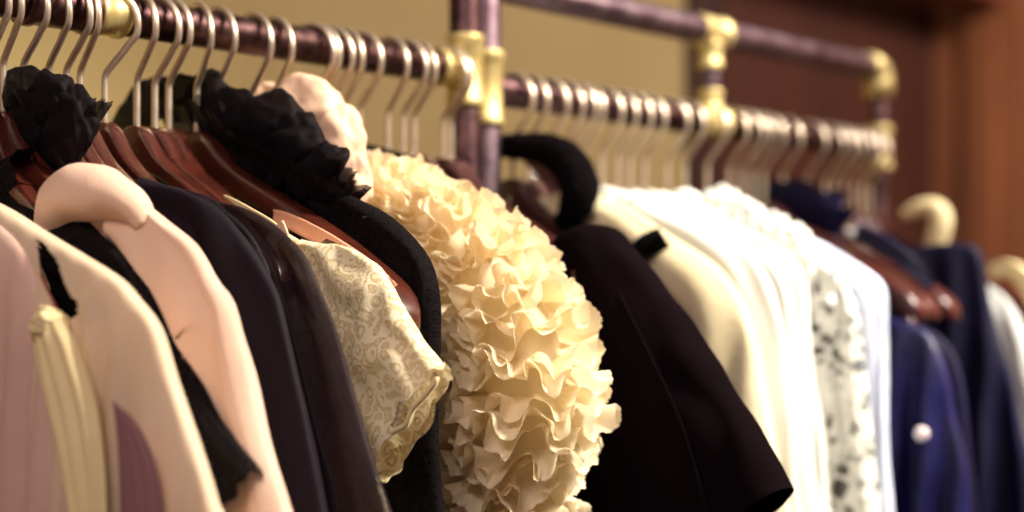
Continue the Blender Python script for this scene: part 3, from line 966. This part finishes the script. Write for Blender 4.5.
S = HS[42]
o = garment('dress', S, 'dark navy dress with square upright shoulder, beside the white top at the edge', 'dress', 'navy dresses at the far end')
body(o, S, [(925, 246), (948, 243), (974, 245), (984, 258), (988, 300), (1000, 350), (1016, 400), (1030, 450), (1042, 512), (1048, 560)], M['navydark'], T=.016, fold=.016, lam=.038, seed=53., hem=.7)

S = HS[41]
o = garment('top', S, 'navy top with folded upright collar standing under the far hooks', 'top')
pts, outs = neck_ring(S, ZR - .086, .050, .018, 120, uc=.008, tilt=.25)
for k in range(2):
    ruffle(o, [p + Vector((0, 0, -.014 * k)) for p in pts], [(Vector((0, 0, 1)) + q * (.25 + .4 * k)).normalized() for q in outs], outs, .034, .003, 4, M['navydark'], 'collar', 7, True, 3 + k, 0)
body(o, S, [(835, 230), (852, 260), (860, 320), (864, 400), (866, 512)], M['navydark'], T=.012, seed=55.)

S = HS[44]
o = garment('blouse', S, 'white blouse sleeve entering from the edge, beside the dark navy dress', 'blouse')
sleeve(o, S, [(962, 272), (985, 283), (1006, 298), (1022, 325), (1036, 370), (1050, 430), (1064, 512)], [.010, .018, .026, .032, .034], M['white'], T=[.010, .014, .016], fold=.003, lam=.03, seed=57., hem=.95)
S = HS[46]
o = garment('cardigan', S, 'cream cardigan shoulder, furthest garment at the picture edge', 'cardigan')
sleeve(o, S, [(990, 266), (1010, 260), (1030, 270), (1048, 295), (1062, 340), (1075, 420)], [.008, .014, .022, .028], M['cream'], T=[.010, .015, .016], fold=.003, seed=58., hem=.95)
S = HS[48]
o = garment('halter_blouse', S, 'cream halter blouse with padded loop over the last brown hanger', 'top')
v, f = tube(crv([tuple(W3(a, b, S, -.006)) for a, b in [(906, 216), (920, 209), (936, 208), (944, 217), (941, 236), (933, 264)]], 40), [.006, .009, .011, .0125, .012, .010], 18)
mk('neck_loop', v, f, M['cream'], o)
body(o, S, [(900, 262), (926, 275), (936, 320), (940, 512)], M['cream'], T=.008, seed=59.)
S = HS[43]
o = garment('shirt', S, 'white shirt with pointed collar showing beside the navy collar', 'shirt', 'white tops on the far rail')
body(o, S, [(850, 228), (872, 236), (886, 250), (892, 300), (896, 400), (900, 512)], M['white'], T=.008, seed=60.)
pts, outs = neck_ring(S, ZR - .105, .06, .014, 100, uc=.03, tilt=.35)
ruffle(o, [p - Vector((0, 0, .025)) for p in pts], [(Vector((0, 0, 1)) + q * .5).normalized() for q in outs], outs, .016, .001, 2, M['white'], 'collar', 5, True, 4, 0)

# ------------------------------------------------------------------ light
def area(name, loc, target, size, power, col):
    l = bpy.data.lights.new(name, 'AREA')
    l.shape = 'DISK'
    l.size = size
    l.energy = power
    l.color = col
    o = bpy.data.objects.new(name, l)
    C.objects.link(o)
    o.location = loc
    o.rotation_euler = (Vector(target) - Vector(loc)).to_track_quat('-Z', 'Y').to_euler()
    return o


def spot(name, loc, target, half, power, col, radius=.15, blend=.5):
    l = bpy.data.lights.new(name, 'SPOT')
    l.spot_size = math.radians(half * 2)
    l.spot_blend = blend
    l.energy = power
    l.color = col
    l.shadow_soft_size = radius
    o = bpy.data.objects.new(name, l)
    C.objects.link(o)
    o.location = loc
    o.rotation_euler = (Vector(target) - Vector(loc)).to_track_quat('-Z', 'Y').to_euler()
    return o


spot('track_spot', (1.45, -.35, 2.7), (1.0, .82, 1.28), 23, 375, (1, .90, .72), .16, .6)
spot('track_spot', (1.9, .0, 2.75), (1.62, .92, 1.36), 17, 215, (1, .98, .90), .14, .7)
area('fill_light', (-.5, .1, 2.6), (.7, .85, 1.25), .9, 20, (1, .82, .74))  # unseen fill added from camera left to brighten the garment fronts
area('fill_light', (2.2, -.5, 2.6), (3.1, .6, 1.5), .5, 64, (1, .87, .72))  # unseen fill added to lift the wood panel on the side wall
area('wall_fill_light', (.80, 1.32, .80), (1.05, YW, 1.25), .5, 5.4, (1, .86, .45))  # unseen low light added behind the clothes to brighten the back wall
w = bpy.data.worlds.new('World')
bpy.context.scene.world = w
w.use_nodes = True
bg = w.node_tree.nodes['Background']
bg.inputs[0].default_value = (.62, .45, .50, 1)
bg.inputs[1].default_value = .20

# ------------------------------------------------------------------ camera
cam = bpy.data.cameras.new('camera')
co = bpy.data.objects.new('camera', cam)
C.objects.link(co)
co.location = (0, 0, ZC)
fwd = Vector((CT, ST, 0))
co.rotation_euler = fwd.to_track_quat('-Z', 'Y').to_euler()
cam.sensor_width = 36
cam.lens = 36 * F / 1024
cam.shift_y = (HZ - 256) / 1024
cam.clip_start = .05
cam.dof.use_dof = True
cam.dof.focus_distance = 1.16
cam.dof.aperture_fstop = (cam.lens / 1000) / .024
cam.dof.aperture_blades = 0
sc = bpy.context.scene
sc.camera = co
sc.view_settings.view_transform = 'Standard'
sc.view_settings.look = 'None'
sc.view_settings.gamma = 1
sc.view_settings.use_curve_mapping = False
sc.view_settings.exposure = 0.0
sc.cycles.max_bounces = 8
sc.cycles.transparent_max_bounces = 32
